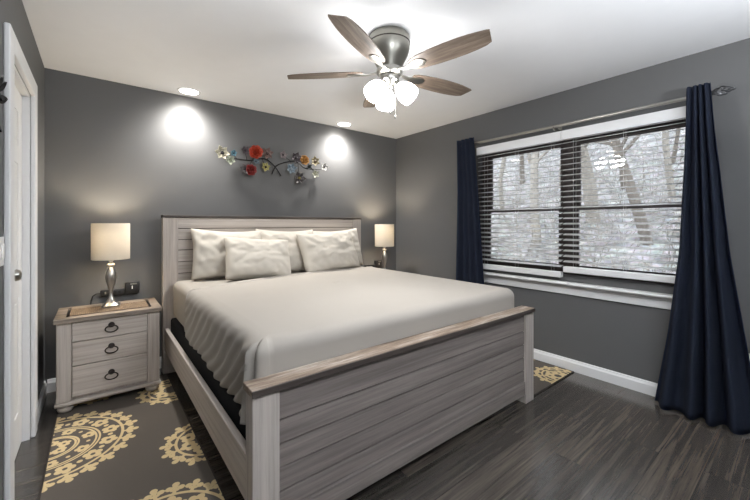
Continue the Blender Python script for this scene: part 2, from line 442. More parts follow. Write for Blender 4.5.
# headboard
hb = obj('headboard', L(box(BX0+.10, BX1-.10, BH+.022, BH+.06, .30, 1.322)), M_capd, bed)  # dark backing colours in the shade of the plank grooves
def plank_face(z0, z1, x0, x1, y, t=.012, g=.0035):
    return box(x0, x1, y, y+t, z0+g/2, z1-g/2, .003)
bm = new_bm(); zs = [.44,.545,.64,.737,.84,.94,1.042,1.133,1.229]
for a0, a1 in zip(zs, zs[1:]): add_box(bm, BX0+.115, BX1-.115, BH+.012, BH+.0225, a0+.003, a1-.003, .0014)
obj('headboard_planks', L(bm), M_woodx, hb)
obj('top_rail', L(box(BX0+.115, BX1-.115, BH+.002, BH+.0225, 1.232, 1.322, .003)), M_woodx, hb)
for x in (BX0, BX1-.115): obj('headboard_post', L(box(x, x+.115, BH-.006, BH+.075, 0, 1.322, .004)), M_woodz, bed)
obj('headboard_cap', L(box(BX0-.004, BX1+.004, BH-.016, BH+.088, 1.3222, 1.345, .004)), M_capd, bed)['label'] = 'thin dark brown top cap'
# footboard
fb = obj('footboard', L(box(BX0+.095, BX1-.11, BF+.022, BF+.058, .065, .634)), M_capd, bed)  # backing coloured dark as well, as groove shade between the planks
bm = new_bm(); zs = [.152,.232,.323,.416,.509,.632]
for a0, a1 in zip(zs, zs[1:]): add_box(bm, BX0+.113, BX1-.127, BF+.012, BF+.0225, a0+.0036, a1-.0036, .001)
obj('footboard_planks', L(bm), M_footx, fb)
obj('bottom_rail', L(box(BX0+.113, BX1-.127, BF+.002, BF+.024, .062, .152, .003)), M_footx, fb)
for x, w in ((BX0+.008, .105), (BX1-.127, .105)): obj('footboard_post', L(box(x, x+w, BF-.004, BF+.072, 0, .634, .004)), M_woodz, bed)
obj('footboard_cap', L(box(BX0+.004, BX1-.018, BF-.008, BF+.09, .6342, .662, .003)), M_capx, bed)
cp = bpy.data.objects['footboard_cap']; cp['label'] = 'worn brown top cap with pale scrapes'
obj('cap_edge', L(box(BX0+.004, BX1-.018, BF-.014, BF-.0082, .6345, .6600, .002)), M_capd, cp)['label'] = 'dark brown front edge'
for x in (BX0+.012, BX1-.042):
    rl = obj('side_rail', L(box(x, x+.03, BF+.06, BH+.02, .20, .385, .004)), M_woody, bed)
    obj('slat_ledge', L(box(x+.03 if x < 1 else x-.02, x+.05 if x < 1 else x, BF+.08, BH, .20, .225)), M_woody, rl)
bm = new_bm()
for i in range(10):
    y = BF+.16+i*.21; add_box(bm, BX0+.045, BX1-.045, y, y+.07, .2255, .2445)
obj('bed_slats', L(bm), M_woodx, bed)
obj('support_leg', L(box(1.44, 1.48, 2.3, 2.34, 0, .225)), M_woodz, bed)

def rounded_box_bm(x0, x1, y0, y1, z0, z1, r):
    return box(x0, x1, y0, y1, z0, z1, r, 4)
tag(obj('box_spring', rounded_box_bm(BX0+.055, BX1-.055, BF+.085, BH-.008, .246, .47, .02), M_black), 'black cloth covered box spring between side rail and mattress', 'box spring')
MX0, MX1, MF = BX0+.068, BX1-.085, BF+.105
tag(obj('mattress', rounded_box_bm(MX0, MX1, MF, BH-.01, .472, .785, .05), M_sheet), 'thick mattress in a cream fitted sheet on the bed', 'mattress')

# coverlet: nested U-shaped loops from hem to the centre line, open at the head end
def coverlet():
    bm = new_bm()
    e = .006
    x0, x1, y0 = MX0-e, MX1+e, MF-e
    cx = (x0+x1)/2; hw = (x1-x0)/2
    ztop = .785+e; rr = .055
    prof = []                                   # (inset, fraction of the side's height or height above)
    for i in range(30): prof.append(('s', i/30))
    for i in range(7):
        a = i/6*PI/2; prof.append(('r', a))
    for d in (.075,.11,.16,.23,.32,.42,.53,.65,.77,.88,.96,.9995): prof.append(('t', rr+(hw-rr)*d if d > .2 else rr+d*.35))
    NL, NC, NF = 150, 14, 80
    def headY(x): return 2.76+.27*max(0, min(1, (x-x0)/1.1))**.8
    def loop(d):
        """points of the U at inset d with outward normals and (part, t)"""
        out = []
        cr = max(.05-d*.9, .002) if d < .055 else .002
        X0, X1, Y0 = x0+d, x1-d, y0+min(d*1.02, .97)
        for i in range(NL+1):
            t = i/NL; y = headY(X0)+(Y0+cr-headY(X0))*t; out.append((X0, y, -1, 0, 'L', t))
        for i in range(1, NC):
            a = i/NC*PI/2; out.append((X0+cr-cr*math.cos(a), Y0+cr-cr*math.sin(a), -math.cos(a), -math.sin(a), 'c', i/NC))
        for i in range(NF+1):
            t = i/NF; out.append((X0+cr+(X1-X0-2*cr)*t, Y0, 0, -1, 'F', t))
        for i in range(1, NC):
            a = i/NC*PI/2; out.append((X1-cr+cr*math.sin(a), Y0+cr-cr*math.cos(a), math.sin(a), -math.cos(a), 'C', i/NC))
        for i in range(NL+1):
            t = i/NL; y = Y0+cr+(headY(X1)-Y0-cr)*t; out.append((X1, y, 1, 0, 'R', 1-t))
        return out
    rows = []
    for kind, p in prof:
        if kind == 's': d = 0
        elif kind == 'r': d = rr*(1-math.cos(p))
        else: d = p
        row = []
        for (x, y, nx, ny, part, t) in loop(d):
            hem = .53
            if part == 'L': hem = .575-.095*min(1, max(0, (3.15-y)/.55))**1.2+.012*math.sin(y*9)
            if part == 'c': hem = .48-.03*t
            if part in 'FC': hem = .45
            if part == 'R': hem = .47
            off = 0
            if kind == 's': z = hem+(ztop-rr-hem)*p
            elif kind == 'r': z = ztop-rr+rr*math.sin(p)
            else:
                ux = max(0, min(1, (x-x0)/(x1-x0))); uy = max(0, min(1, (y-y0)/.7)); uy = uy*uy*(3-2*uy)
                z = ztop+.022*(4*ux*(1-ux))**.9*uy*max(0, min(1, (3.3-y)/1.2))
                z += .004*noise.noise(Vector((x*3.1, y*2.2, 1)))
                he = max(0, 1-(headY(x)-y)/.045) if part in 'LR' else 0; z += .012*math.sin(min(1, he)*PI)**.7 if he > 0 else 0
            q = (z-hem)/(ztop-hem)
            if kind in 'sr':
                k = 1 if kind == 's' else math.cos(p)
                if part == 'L':
                    near = max(0, 1-(y-y0)/1.1)
                    # slanting gathers that fan out from the foot corner
                    ang = math.atan2((1-q)*.34+.012, y-y0+.03); dist = math.hypot((1-q)*.34, y-y0)
                    off += k*(.003+.012*math.exp(-(y-y0)/.55))*min(1, (1-q)*2.2+.1)*math.sin((y-y0-.42*(1-q))*2*PI/.125+2.2*noise.noise(Vector((y*3, q*1.5, 0))))
                    off += k*.010*(1-q)**1.5
                    off += k*.004*noise.noise(Vector((y*6, z*5, 2)))
                    if t > .9: off += k*.018*math.sin((t-.9)/.1*PI*.5)
                if part == 'c':
                    off += k*(.030*(1-t)**.5-.034*math.exp(-((t-.30)/.13)**2))
                    off += k*.025*(1-q)**1.5*(1-t)
                if part == 'F':
                    off += k*(.004*noise.noise(Vector((x*4, z*5, 7)))+.0035*math.sin(x*11+z*7)*max(0, 1-abs(x-1.2)))
                if part in 'R': off += k*.004*noise.noise(Vector((y*4, z*5, 9)))
            off = max(off, -.003)
            row.append(bm.verts.new((x+nx*off, y+ny*off, z)))
        rows.append(row)
    for A, B in zip(rows, rows[1:]):
        for i in range(len(A)-1): bm.faces.new((A[i], A[i+1], B[i+1], B[i]))
    # close the hairpin
    A = rows[-1]; n = len(A)
    for i in range(n//2-1):
        try: bm.faces.new((A[i], A[i+1], A[n-2-i], A[n-1-i]))
        except ValueError: pass
    return bm
cbm = coverlet(); cbm.verts.ensure_lookup_table()
n_loop = 2*(150+1)+2*13+81; hem_pts = [cbm.verts[i*n_loop].co.copy() for i in range(len(cbm.verts)//n_loop)]+[cbm.verts[(i+1)*n_loop-1].co.copy() for i in range(len(cbm.verts)//n_loop)][::-1]
cv = obj('coverlet', cbm, M_sheet, angle=80)
obj('turned_hem', add_tube(new_bm(), [p+Vector((0,0,.004)) for p in hem_pts if p.x < 2.3], .0085, n=8), M_sheet, cv, angle=80)
sm = cv.modifiers.new('thick', 'SOLIDIFY'); sm.thickness = .005; sm.offset = 1
tag(cv, 'smooth cream coverlet tucked over the mattress and gathered at the near corner', 'bed cover')

def pillow(label, c, w, h, th, tilt, yaw, roll, seed):
    bm = new_bm(); N = 40
    def side(s):
        def f(u, v):
            a, b = 2*u-1, 2*v-1
            edge = (1-abs(a)**2.6)*(1-abs(b)**2.6)
            t = th/2*1.1*max(edge, 0)**.40
            px = w/2*a*(1-.05*(1-b*b))*(1-.02*noise.noise(Vector((b*2, seed, 0))))
            pz = h/2*b*(1-.06*(1-a*a))
            pz += -.03*h*(1-a*a)*(b > 0)*b
            wr = noise.noise(Vector((a*2.6+seed, b*2.2, s)))*.016+noise.noise(Vector((a*7+seed, b*5, s*3)))*.007
            corner = (abs(a)*abs(b))**2
            wr += .006*math.sin((a+b*.6)*18+seed)*corner*4*(1-corner)
            return Vector((px, s*(t+wr*min(1, edge*3)), pz))
        return f
    add_grid(bm, side(1), N, N); add_grid(bm, side(-1), N, N)
    bmesh.ops.remove_doubles(bm, verts=bm.verts[:], dist=.0008)
    o = obj('pillow', bm, M_pillow, angle=180)
    o.location = c; o.rotation_euler = (tilt, roll, yaw)
    return tag(o, label, 'pillow', 'pillows on the bed')
TL = R(-16)
pillow('cream pillow leaning on the headboard at its left end', (.935, 3.30, 1.005), .62, .45, .17, TL, R(-2), R(2), 1.0)
pillow('cream pillow standing at the middle of the headboard behind two others', (1.50, 3.30, 1.0), .62, .45, .17, TL, R(0), R(1), 2.2)
pillow('cream pillow mostly hidden at the right end of the headboard', (2.08, 3.31, 1.0), .64, .44, .17, TL, R(0), R(-2), 3.1)
pillow('plump cream pillow in front, left of centre on the bed', (1.125, 3.08, .962), .58, .39, .22, R(-27), R(-4), R(4), 4.7)
pillow('cream pillow in front at the right with a peaked corner', (1.885, 3.14, .985), .66, .44, .20, R(-24), R(3), R(-3), 5.9)

# ------------------------------------------------------------------ nightstands
NW, ND = .60, .42
def make_nightstand(loc, label):
    t = thing('nightstand', label, 'nightstand', loc, group='nightstands')
    # origin at the floor, centre front
    x0, x1 = -.292, .292
    bm = new_bm()
    add_box(bm, x0+.004, x0+.022, .022, ND-.01, .075, .597); add_box(bm, x1-.022, x1-.004, .022, ND-.01, .075, .597)
    add_box(bm, x0+.022, x1-.022, ND-.025, ND-.012, .075, .597); add_box(bm, x0+.022, x1-.022, .03, ND-.03, .075, .09)
    obj('carcass', bm, M_woodz, t)
    for a in (x0, x1-.078): obj('corner_stile', box(a, a+.078, 0, .03, .0745, .5975, .006), M_woodz, t)
    tp = obj('tabletop', box(-NW/2-.005, NW/2+.005, -.018, ND, .60, .632, .005), M_nstop, t)
    tp['label'] = 'weathered brown plank top'
    obj('moulding', box(x0-.008, x1+.008, -.012, ND-.008, .050, .0743, .008, 3), M_woodx, t)
    zs = [(.464,.596), (.302,.462), (.094,.300)]
    for z0, z1 in zs:
        d = obj('drawer', box(x0+.081, x1-.081, .004, .03, z0+.002, z1-.002, .003), M_woodx, t)
        bm = new_bm(); zc = (z0+z1)/2+.018
        k = bmesh.new(); add_lathe(k, [(.019,0),(.019,.004),(.012,.010),(.008,.018),(.003,.020)], n=20)
        merge(bm, k, Matrix.Translation((0, .004, zc)) @ Matrix.Rotation(PI/2, 4, 'X'))
        ring = [Vector((.036*math.sin(a), -.010-.004*math.cos(a), zc-.026-.024*math.cos(a)*-1)) for a in [2*PI*i/28 for i in range(29)]]
        add_tube(bm, ring, .0042, n=8, caps=False)
        h = obj('ring_pull', bm, M_bronze, d); h['label'] = 'dark bronze ring pull'
    for x in (x0+.045, x1-.045):
        for y in (.04, ND-.05):
            bm = new_bm(); add_lathe(bm, [(.024,0),(.036,.006),(.043,.020),(.041,.034),(.030,.042),(.033,.0495)], (x, y, 0), n=24); obj('bun_foot', bm, M_woodx, t)
    return t
M_nstop = wood('weathered_plank_top', srgb(146,135,124), srgb(114,102,91), srgb(80,70,62), (1.6, 26, 26), streak=.6)
ns = make_nightstand((.08, 3.10, .0085), 'whitewashed three drawer nightstand left of the bed')
ns2 = dup(ns, (2.86, 3.10, .0085), 0, 'whitewashed nightstand in the far corner, right of the bed')

# woven mat
def mat_weave():
    m = bpy.data.materials.new('woven_reed'); m.use_nodes = True; nt = m.node_tree; b = nt.nodes['Principled BSDF']; b.inputs['Roughness'].default_value = .7
    tc = nt.nodes.new('ShaderNodeTexCoord')
    c = nt.nodes.new('ShaderNodeTexBrick'); c.inputs['Scale'].default_value = 1; c.inputs['Brick Width'].default_value = .022; c.inputs['Row Height'].default_value = .012
    c.inputs['Mortar Size'].default_value = .0022
    c.inputs['Color1'].default_value = srgb(150,127,100); c.inputs['Color2'].default_value = srgb(96,78,60); c.inputs['Mortar'].default_value = srgb(62,50,40)
    nt.links.new(tc.outputs['Object'], c.inputs['Vector']); nt.links.new(c.outputs['Color'], b.inputs['Base Color']); return m
M_weave = mat_weave()
t = thing('table_mat', 'brown woven reed mat on the left nightstand under the lamp', 'mat', (.08, 3.27, .641))
bm = new_bm()
def wv(u, v):
    x = -.235+.47*u; y = -.12+.24*v
    return Vector((x, y, .0045+.0012*math.sin(x*285)*math.sin(y*260)))
add_grid(bm, wv, 100, 50)
add_box(bm, -.235, .235, -.12, .12, .0002, .0035)
obj('woven_field', bm, M_weave, t)
for s in (-1, 1): obj('end_band', box(s*.235-.008, s*.235+.008, -.125, .125, .0002, .0075, .002), M_bronze, t)

# ------------------------------------------------------------------ bedside lamps
def make_lamp(loc, label):
    t = thing('table_lamp', label, 'lamp', loc, group='bedside lamps')
    bm = new_bm()
    # square flared base
    for i in range(1): pass
    secs = [(.058,0),(.058,.006),(.050,.012),(.036,.024),(.024,.042),(.016,.065),(.0125,.09)]
    rings = []
    for r, z in secs:
        ring = []
        for k in range(32):
            a = 2*PI*(k+.5)/32; c_, s_ = math.cos(a), math.sin(a)
            sq = 1/max(abs(c_), abs(s_)); f = max(0, 1-z/.075)*.8
            m_ = (1-f)+f*min(sq, 1.32)
            ring.append(bm.verts.new((r*m_*c_, r*m_*s_, z)))
        rings.append(ring)
    for A, B in zip(rings, rings[1:]):
        for k in range(32): bm.faces.new((A[k], A[(k+1)%32], B[(k+1)%32], B[k]))
    bm.faces.new(rings[0][::-1]); bm.faces.new(rings[-1])
    obj('base', bm, M_silver, t)
    bm = new_bm()
    add_lathe(bm, [(.0125,.089),(.013,.11),(.018,.135),(.026,.165),(.033,.195),(.036,.22),(.033,.245),(.025,.268),(.017,.284),(.014,.292),(.016,.297),(.024,.303),(.027,.310),(.024,.316),(.012,.319)], n=32)
    obj('stem', bm, M_silver, t)
    bm = new_bm(); add_lathe(bm, [(.011,.3185),(.011,.335),(.016,.338),(.016,.375),(.010,.378)], n=20); obj('socket', bm, M_nickel, t)
    bm = new_bm(); add_lathe(bm, [(.012,.3785),(.016,.395),(.028,.425),(.032,.45),(.026,.474),(.010,.486)], n=24); obj('bulb', bm, M_bulb, t)
    bm = new_bm(); ro, ri, z0, z1 = .120, .1175, .352, .625
    add_lathe(bm, [(ri,z0),(ro-.001,z0),(ro,z0+.004),(ro,z1-.004),(ro-.001,z1),(ri,z1),(ri,z0)], n=56, cap0=False, cap1=False)
    sh = obj('lamp_shade', bm, M_shade, t)
    bm = new_bm()
    for a in (0, 2*PI/3, 4*PI/3): add_tube(bm, [(.010*math.cos(a), .010*math.sin(a), .606), (.118*math.cos(a), .118*math.sin(a), .612)], .0018, n=6)
    add_tube(bm, [(.036*math.cos(a), .036*math.sin(a)*0, z) for a, z in ((PI/2,.606),)]+[(0,0,.612)], .004, n=6)
    for s in (-1, 1): add_tube(bm, [(s*.014,0,.374),(s*.040,0,.42),(s*.044,0,.46),(s*.034,0,.52),(s*.012,0,.59),(0,0,.606)], .0018, n=6)
    obj('harp', bm, M_nickel, sh)
    l = bpy.data.lights.new('bulb_light', 'POINT'); l.energy = LAMP_W; l.color = (1,.88,.70); l.shadow_soft_size = .03
    o = bpy.data.objects.new('lamp_light', l); C.objects.link(o); o.parent = t; o.location = (0,0,.53)
    return t
lamp = make_lamp((.083, 3.345, .6485), 'silver table lamp with lit drum shade on the left nightstand')
dup(lamp, (2.80, 3.345, .641), 0, 'silver table lamp with lit drum shade in the far corner')

# unseen upward fill lights, added behind the camera to lift the ceiling
M_fill_up = emit('added_uplighter_glow', (1, .97, .93, 1), 6)
def uplighter(x, y, w, label):
    t = thing('added_uplighter', label, 'fill light', (x, y, 0), group='added fill uplighters')
    bm = new_bm(); add_lathe(bm, [(.14,0),(.14,.015),(.05,.03),(.014,.04)], n=32); obj('base', bm, M_nickd, t)
    bm = new_bm(); add_lathe(bm, [(.013,.0405),(.013,1.62)], n=16); obj('pole', bm, M_nickd, t)
    bm = new_bm(); add_lathe(bm, [(.015,1.6205),(.06,1.64),(.14,1.70),(.18,1.76),(.177,1.76),(.136,1.706),(.055,1.646),(.010,1.63)], n=40); obj('bowl', bm, M_nickd, t)
    l = bpy.data.lights.new('uplight', 'AREA'); l.shape = 'DISK'; l.size = .30; l.energy = FILL_UP_W*w; l.color = (.91,.95,1)
    o = bpy.data.objects.new('lamp_light', l); C.objects.link(o); o.parent = t; o.location = (0,0,1.755); o.rotation_euler = (PI,0,0)
uplighter(1.75, -.76, .8, 'unseen fill uplighter added against the wall behind the camera, window side')
uplighter(.25, -.72, 1.0, 'unseen fill uplighter added behind the camera, door side')

# wall power strips behind the lamps
def make_strip(loc, label):
    t = thing('power_strip', label, 'power strip', loc, group='wall power strips')
    obj('body', box(-.125, .045, -.03, 0, -.025, .030, .006), M_plast, t)
    ad = obj('plug_adapter', box(.035, .135, -.045, 0, -.022, .078, .008), M_plast, t)
    obj('plug_label', box(.082, .088, -.0462, -.0448, .022, .048), M_white, ad)
    bm = new_bm(); add_box(bm, .072, .118, -.0465, -.0448, .058, .068); obj('display_edge', bm, M_nickd, ad)
    obj('switch', box(-.098, -.088, -.034, -.0295, -.004, .014, .002), M_nickd, t)
    bm = new_bm()
    for x in (-.06, -.03, .0):
        add_box(bm, x-.008, x+.008, -.0312, -.0298, -.008, .014)
    obj('socket_faces', bm, M_blackmetal, t)
    bm = new_bm(); add_tube(bm, [(-.122,-.015,.005),(-.150,-.018,.004),(-.172,-.020,-.012),(-.182,-.022,-.045),(-.186,-.026,-.10),(-.186,-.03,-.2),(-.18,-.03,-.4),(-.178,-.03,-.58)], .0045, n=8)
    obj('cord', bm, M_plast, t)
    return t
st_ = make_strip((.145, YB-.0005, .705), 'black power strip with plug-in adapter and cord behind the left lamp')
dup(st_, (2.80, YB-.0005, .715), 0, 'black power strip on the wall behind the far corner lamp')

# ------------------------------------------------------------------ ceiling fan
FX, FY = 1.43, 1.66
fan = thing('ceiling_fan', 'brushed nickel ceiling fan with five grey wood blades and three lit glass shades', 'ceiling fan', (FX, FY, H))
bm = new_bm(); add_lathe(bm, [(.118,-.0002),(.124,-.008),(.127,-.03),(.1275,-.048)], n=56, cap1=False); add_lathe(bm, [(.127,-.056),(.126,-.085),(.116,-.12),(.100,-.15),(.086,-.178),(.074,-.205)], n=56, cap0=False)
obj('motor_housing', bm, M_nickd, fan)
bm = new_bm(); add_lathe(bm, [(.1275,-.0482),(.1305,-.050),(.1305,-.054),(.127,-.0558)], n=56, cap0=False, cap1=False); obj('trim_band', bm, M_bronze, fan)
bm = new_bm(); add_lathe(bm, [(.070,-.2055),(.080,-.209),(.082,-.232),(.074,-.243),(.060,-.249)], n=48); obj('flywheel', bm, M_nickel, fan)
bm = new_bm(); add_lathe(bm, [(.050,-.2495),(.058,-.255),(.060,-.269),(.052,-.289),(.034,-.305),(.024,-.312),(.022,-.327),(.014,-.335),(.004,-.337)], n=40); obj('light_fitter', bm, M_nickel, fan)
def blade_bm():
    bm = new_bm()
    prof = [(.165,.036),(.19,.050),(.24,.060),(.32,.068),(.42,.071),(.50,.069),(.56,.064),(.61,.056),(.640,.048),(.654,.042)]
    top, bot = [], []
    for x, w in prof:
        for arr, z in ((top, .003), (bot, -.003)):
            arr.append([bm.verts.new((x+(.012-.006*k)*(x > .62), w*(k-2)/2, z)) for k in range(5)])
    for g in (top, bot):
        for a, b in zip(g, g[1:]):
            for k in range(4): bm.faces.new((a[k], a[k+1], b[k+1], b[k]))
    for a, b, c, d in zip(top, top[1:], bot, bot[1:]):
        bm.faces.new((a[0], b[0], d[0], c[0])); bm.faces.new((a[4], b[4], d[4], c[4]))
    for k in range(4):
        bm.faces.new((top[0][k], top[0][k+1], bot[0][k+1], bot[0][k])); bm.faces.new((top[-1][k], top[-1][k+1], bot[-1][k+1], bot[-1][k]))
    return bm
def iron_bm():
    bm = new_bm()
    k = bmesh.new(); add_lathe(k, [(.6,-.0105),(1,-.008),(1,-.0035)], n=28)
    merge(bm, k, Matrix.Translation((.215,0,0)) @ Matrix.Diagonal((.052,.034,1,1)))
    g = [(.060,.016,.010,.004),(.10,.012,.004,-.003),(.14,.014,-.003,-.010),(.18,.026,-.0036,-.0095)]
    R_ = [[bm.verts.new((x, y, z)) for y, z in ((-w,zt),(w,zt),(w,zb),(-w,zb))] for x, w, zt, zb in g]
    for a, b in zip(R_, R_[1:]):
        for i in range(4): bm.faces.new((a[i], a[(i+1)%4], b[(i+1)%4], b[i]))
    bm.faces.new(R_[0][::-1]); bm.faces.new(R_[-1])
    return bm
b0 = obj('blade', blade_bm(), M_blade, fan); i0 = obj('blade_iron', iron_bm(), M_nickel, b0)
for k, dg in enumerate((-80, -8, 64, 136, 208)):
    if k == 0: b, i_ = b0, i0
    else:
        b = b0.copy(); C.objects.link(b); b.parent = fan
        i_ = i0.copy(); C.objects.link(i_); i_.parent = b
    b.location = (0,0,-.230); b.rotation_euler = (R(11), 0, R(dg))
    # pitch about the blade's own long axis
    b.rotation_mode = 'QUATERNION'
    b.rotation_quaternion = (Matrix.Rotation(R(dg), 3, 'Z') @ Matrix.Rotation(R(-11), 3, 'X')).to_quaternion()
def shade_bm():
    bm = new_bm(); pr = [(.020,0),(.032,.008),(.049,.031),(.059,.060),(.062,.088),(.059,.114)]
    add_lathe(bm, pr+[(r-.003, z) for r, z in pr[::-1]], n=36, cap0=False, cap1=False); return bm
def arm_bm():
    bm = new_bm(); add_lathe(bm, [(.012,-.045),(.013,-.02),(.021,-.014),(.023,.008),(.019,.010)], n=24); return bm
sh0 = obj('glass_shade', shade_bm(), M_glow, fan); ar0 = obj('shade_holder', arm_bm(), M_nickel, sh0)
sh0['label'] = 'white frosted glass shade, lit'
for k, dg in enumerate((61.6, 181.6, -58.4)):
    if k == 0: s = sh0
    else:
        s = sh0.copy(); C.objects.link(s); s.parent = fan; a = ar0.copy(); C.objects.link(a); a.parent = s
    Mx = Matrix.Rotation(R(dg), 3, 'Z') @ Matrix.Rotation(R(134), 3, 'Y')
    s.rotation_mode = 'QUATERNION'; s.rotation_quaternion = Mx.to_quaternion()
    d = Mx @ Vector((0,0,1)); s.location = Vector((0,0,-.262)) + d*.080
    l = bpy.data.lights.new('fan_bulb', 'SPOT'); l.energy = FAN_W; l.color = (.98,.99,1); l.spot_size = R(172); l.spot_blend = .5; l.shadow_soft_size = .055
    lo = bpy.data.objects.new('bulb_light', l); C.objects.link(lo); lo.parent = s; lo.location = (0,0,.112); lo.rotation_euler = (PI,0,0)
for k, (dg, ln) in enumerate(((-20, .19), (40, .15))):
    bm = new_bm(); x, y = .040*math.cos(R(dg)), .040*math.sin(R(dg))
    add_tube(bm, [(x, y, -.297), (x, y, -.297-ln)], .0016, n=6); ch = obj('pull_chain', bm, M_nickel, fan)
    bm = new_bm(); add_lathe(bm, [(.002,0),(.005,-.006),(.006,-.018),(.003,-.026)], (x, y, -.297-ln), n=14); obj('chain_knob', bm, M_nickel, ch)

# ------------------------------------------------------------------ blinds
def blind(y0, y1, zb, label, xo):
    t = thing('window_blind', label, 'blind', (3.18, (y0+y1)/2, 2.07), group='window blinds')
    o = Vector(t.location)
    def P(*a, **k):
        b = box(*a, **k); bmesh.ops.translate(b, verts=b.verts[:], vec=-o); return b
    obj('valance', P(3.138, 3.152, y0-.004, y1+.004, 1.992, 2.072, .004), M_trim, t)
    obj('headrail', P(3.155, XR-.001, y0, y1, 2.0, 2.045), M_white, t)
    bm = new_bm(); pitch = .0465; z = 1.968; w = .025; xc = 3.185+xo
    while z > zb+.075:
        def sl(u, v):
            s = 2*u-1; return Vector((xc+w*s, y0+.004+(y1-y0-.008)*v, z+.0022*(1-s*s)+.0060*s))-o
        g = add_grid(bm, sl, 5, 2); z -= pitch
    sl_ = obj('slats', bm, M_slat, t, angle=60); md = sl_.modifiers.new('thick', 'SOLIDIFY'); md.thickness = .0032
    bm = new_bm()
    for f in (.10, .5, .90):
        y = y0+(y1-y0)*f
        for x in (xc-w-.001, xc+w+.001): add_tube(bm, [Vector((x, y, 2.0))-o, Vector((x, y, zb+.05))-o], .0009, n=5)
    obj('ladder_cords', bm, M_white, t)
    obj('bottom_rail', P(xc-.026, xc+.026, y0+.004, y1-.004, zb, zb+.050, .006), M_trim, t)
    return t
blind(1.383, 2.236, .801, 'white slatted blind on the left window nearest the corner', 0)
blind(.47, 1.373, .852, 'white slatted blind on the right window, bottom rail slightly higher', -.004)

# ------------------------------------------------------------------ curtain rod and curtains
rod = thing('curtain_rod', 'satin silver curtain rod with twisted cage finial above the window', 'curtain rod', (3.105, 1.40, 2.112))
bm = new_bm(); add_tube(bm, [(0,-.965,0),(0,.985,0)], .0125, n=16); obj('rod', bm, M_nickel, rod)
for s, y in ((-1, -.965),):
    bm = new_bm(); n = 5
    k = bmesh.new(); add_lathe(k, [(.013,0),(.017,.003),(.017,.010),(.009,.014)], n=16)
    merge(bm, k, Matrix.Translation((0,y,0)) @ Matrix.Rotation(-s*PI/2, 4, 'X'))
    for j in range(n):
        pts = []
        for i in range(17):
            u = i/16; a = 2*PI*j/n+u*PI*1.1; r = .006+.021*math.sin(PI*u)
            pts.append((r*math.cos(a), y+s*(.012+.095*u), r*math.sin(a)))
        add_tube(bm, pts, .0034, n=6)
    k = bmesh.new(); bmesh.ops.create_uvsphere(k, u_segments=14, v_segments=8, radius=.008)
    merge(bm, k, Matrix.Translation((0, y+s*.112, 0)))
    obj('cage_finial', bm, M_gunmetal, rod)
bm = new_bm(); k = bmesh.new(); add_lathe(k, [(.0128,0),(.016,.002),(.016,.012),(.008,.016)], n=16); merge(bm, k, Matrix.Translation((0,.985,0)) @ Matrix.Rotation(-PI/2, 4, 'X')); obj('end_cap', bm, M_gunmetal, rod)
for y in (-.93, .02, .96):
    bm = new_bm(); add_box(bm, -.006, XR-3.105-.004, y-.008, y+.008, -.030, -.014, .003)
    add_box(bm, XR-3.105-.005, XR-3.105-.0002, y-.018, y+.018, -.06, .03, .002)
    add_tube(bm, [(.017*math.cos(a), y, .017*math.sin(a)) for a in [PI+PI*i/10 for i in range(11)]], .004, n=6)
    obj('bracket', bm, M_nickd, rod)

def curtain(label, edges, nf, amp0, amp1, bulge, seed, z1=2.172, z0=.016, xr=3.105):
    """edges: list of (z, y_left_as_seen, y_right_as_seen)"""
    zs = [e[0] for e in edges][::-1]
    ya = [e[1] for e in edges][::-1]; yb = [e[2] for e in edges][::-1]
    bm = new_bm()
    def f(u, v):
        z = z0+(z1-z0)*v
        a = float(np.interp(z, zs, ya)); b = float(np.interp(z, zs, yb))
        q = 1-v
        uu = u+.016*math.sin(u*11+seed)+.01*math.sin(3*q+seed+u*5)
        y = a+(b-a)*u
        am = amp0+(amp1-amp0)*min(1, q*1.05)**.8
        ph = 2*PI*nf*uu+seed+.5*math.sin(2.2*q+seed)
        s = math.sin(ph); s = math.copysign(abs(s)**.8, s)
        am *= (.75+.5*noise.noise(Vector((u*nf, 0, seed)))) 
        x = xr-.034-bulge*q**.8*(.35+.65*math.sin(PI*u)**.7) + am*s+.022*min(1, q*4)
        x += .006*noise.noise(Vector((u*9, z*3, seed)))*q
        if z > 2.09 and z < 2.135: x = x
        return Vector((min(x, XR-.022), y, z))
    add_grid(bm, f, 150, 60)
    o = obj('curtain', bm, M_navy, angle=180)
    md = o.modifiers.new('thick', 'SOLIDIFY'); md.thickness = .003
    return tag(o, label, 'curtain', 'navy curtains')
curtain('floor length navy curtain left of the window behind the bed',
        [(2.172,2.448,2.215),(1.6,2.455,2.175),(1.1,2.47,2.135),(.66,2.49,2.10),(0,2.50,2.07)], 4.5, .017, .036, .0, 1.3)
curtain('long navy curtain right of the window flaring out on the floor',
        [(2.172,.545,.425),(1.9,.552,.408),(1.09,.585,.335),(.54,.645,.262),(0,.722,.19)], 4.5, .020, .064, .075, .4)

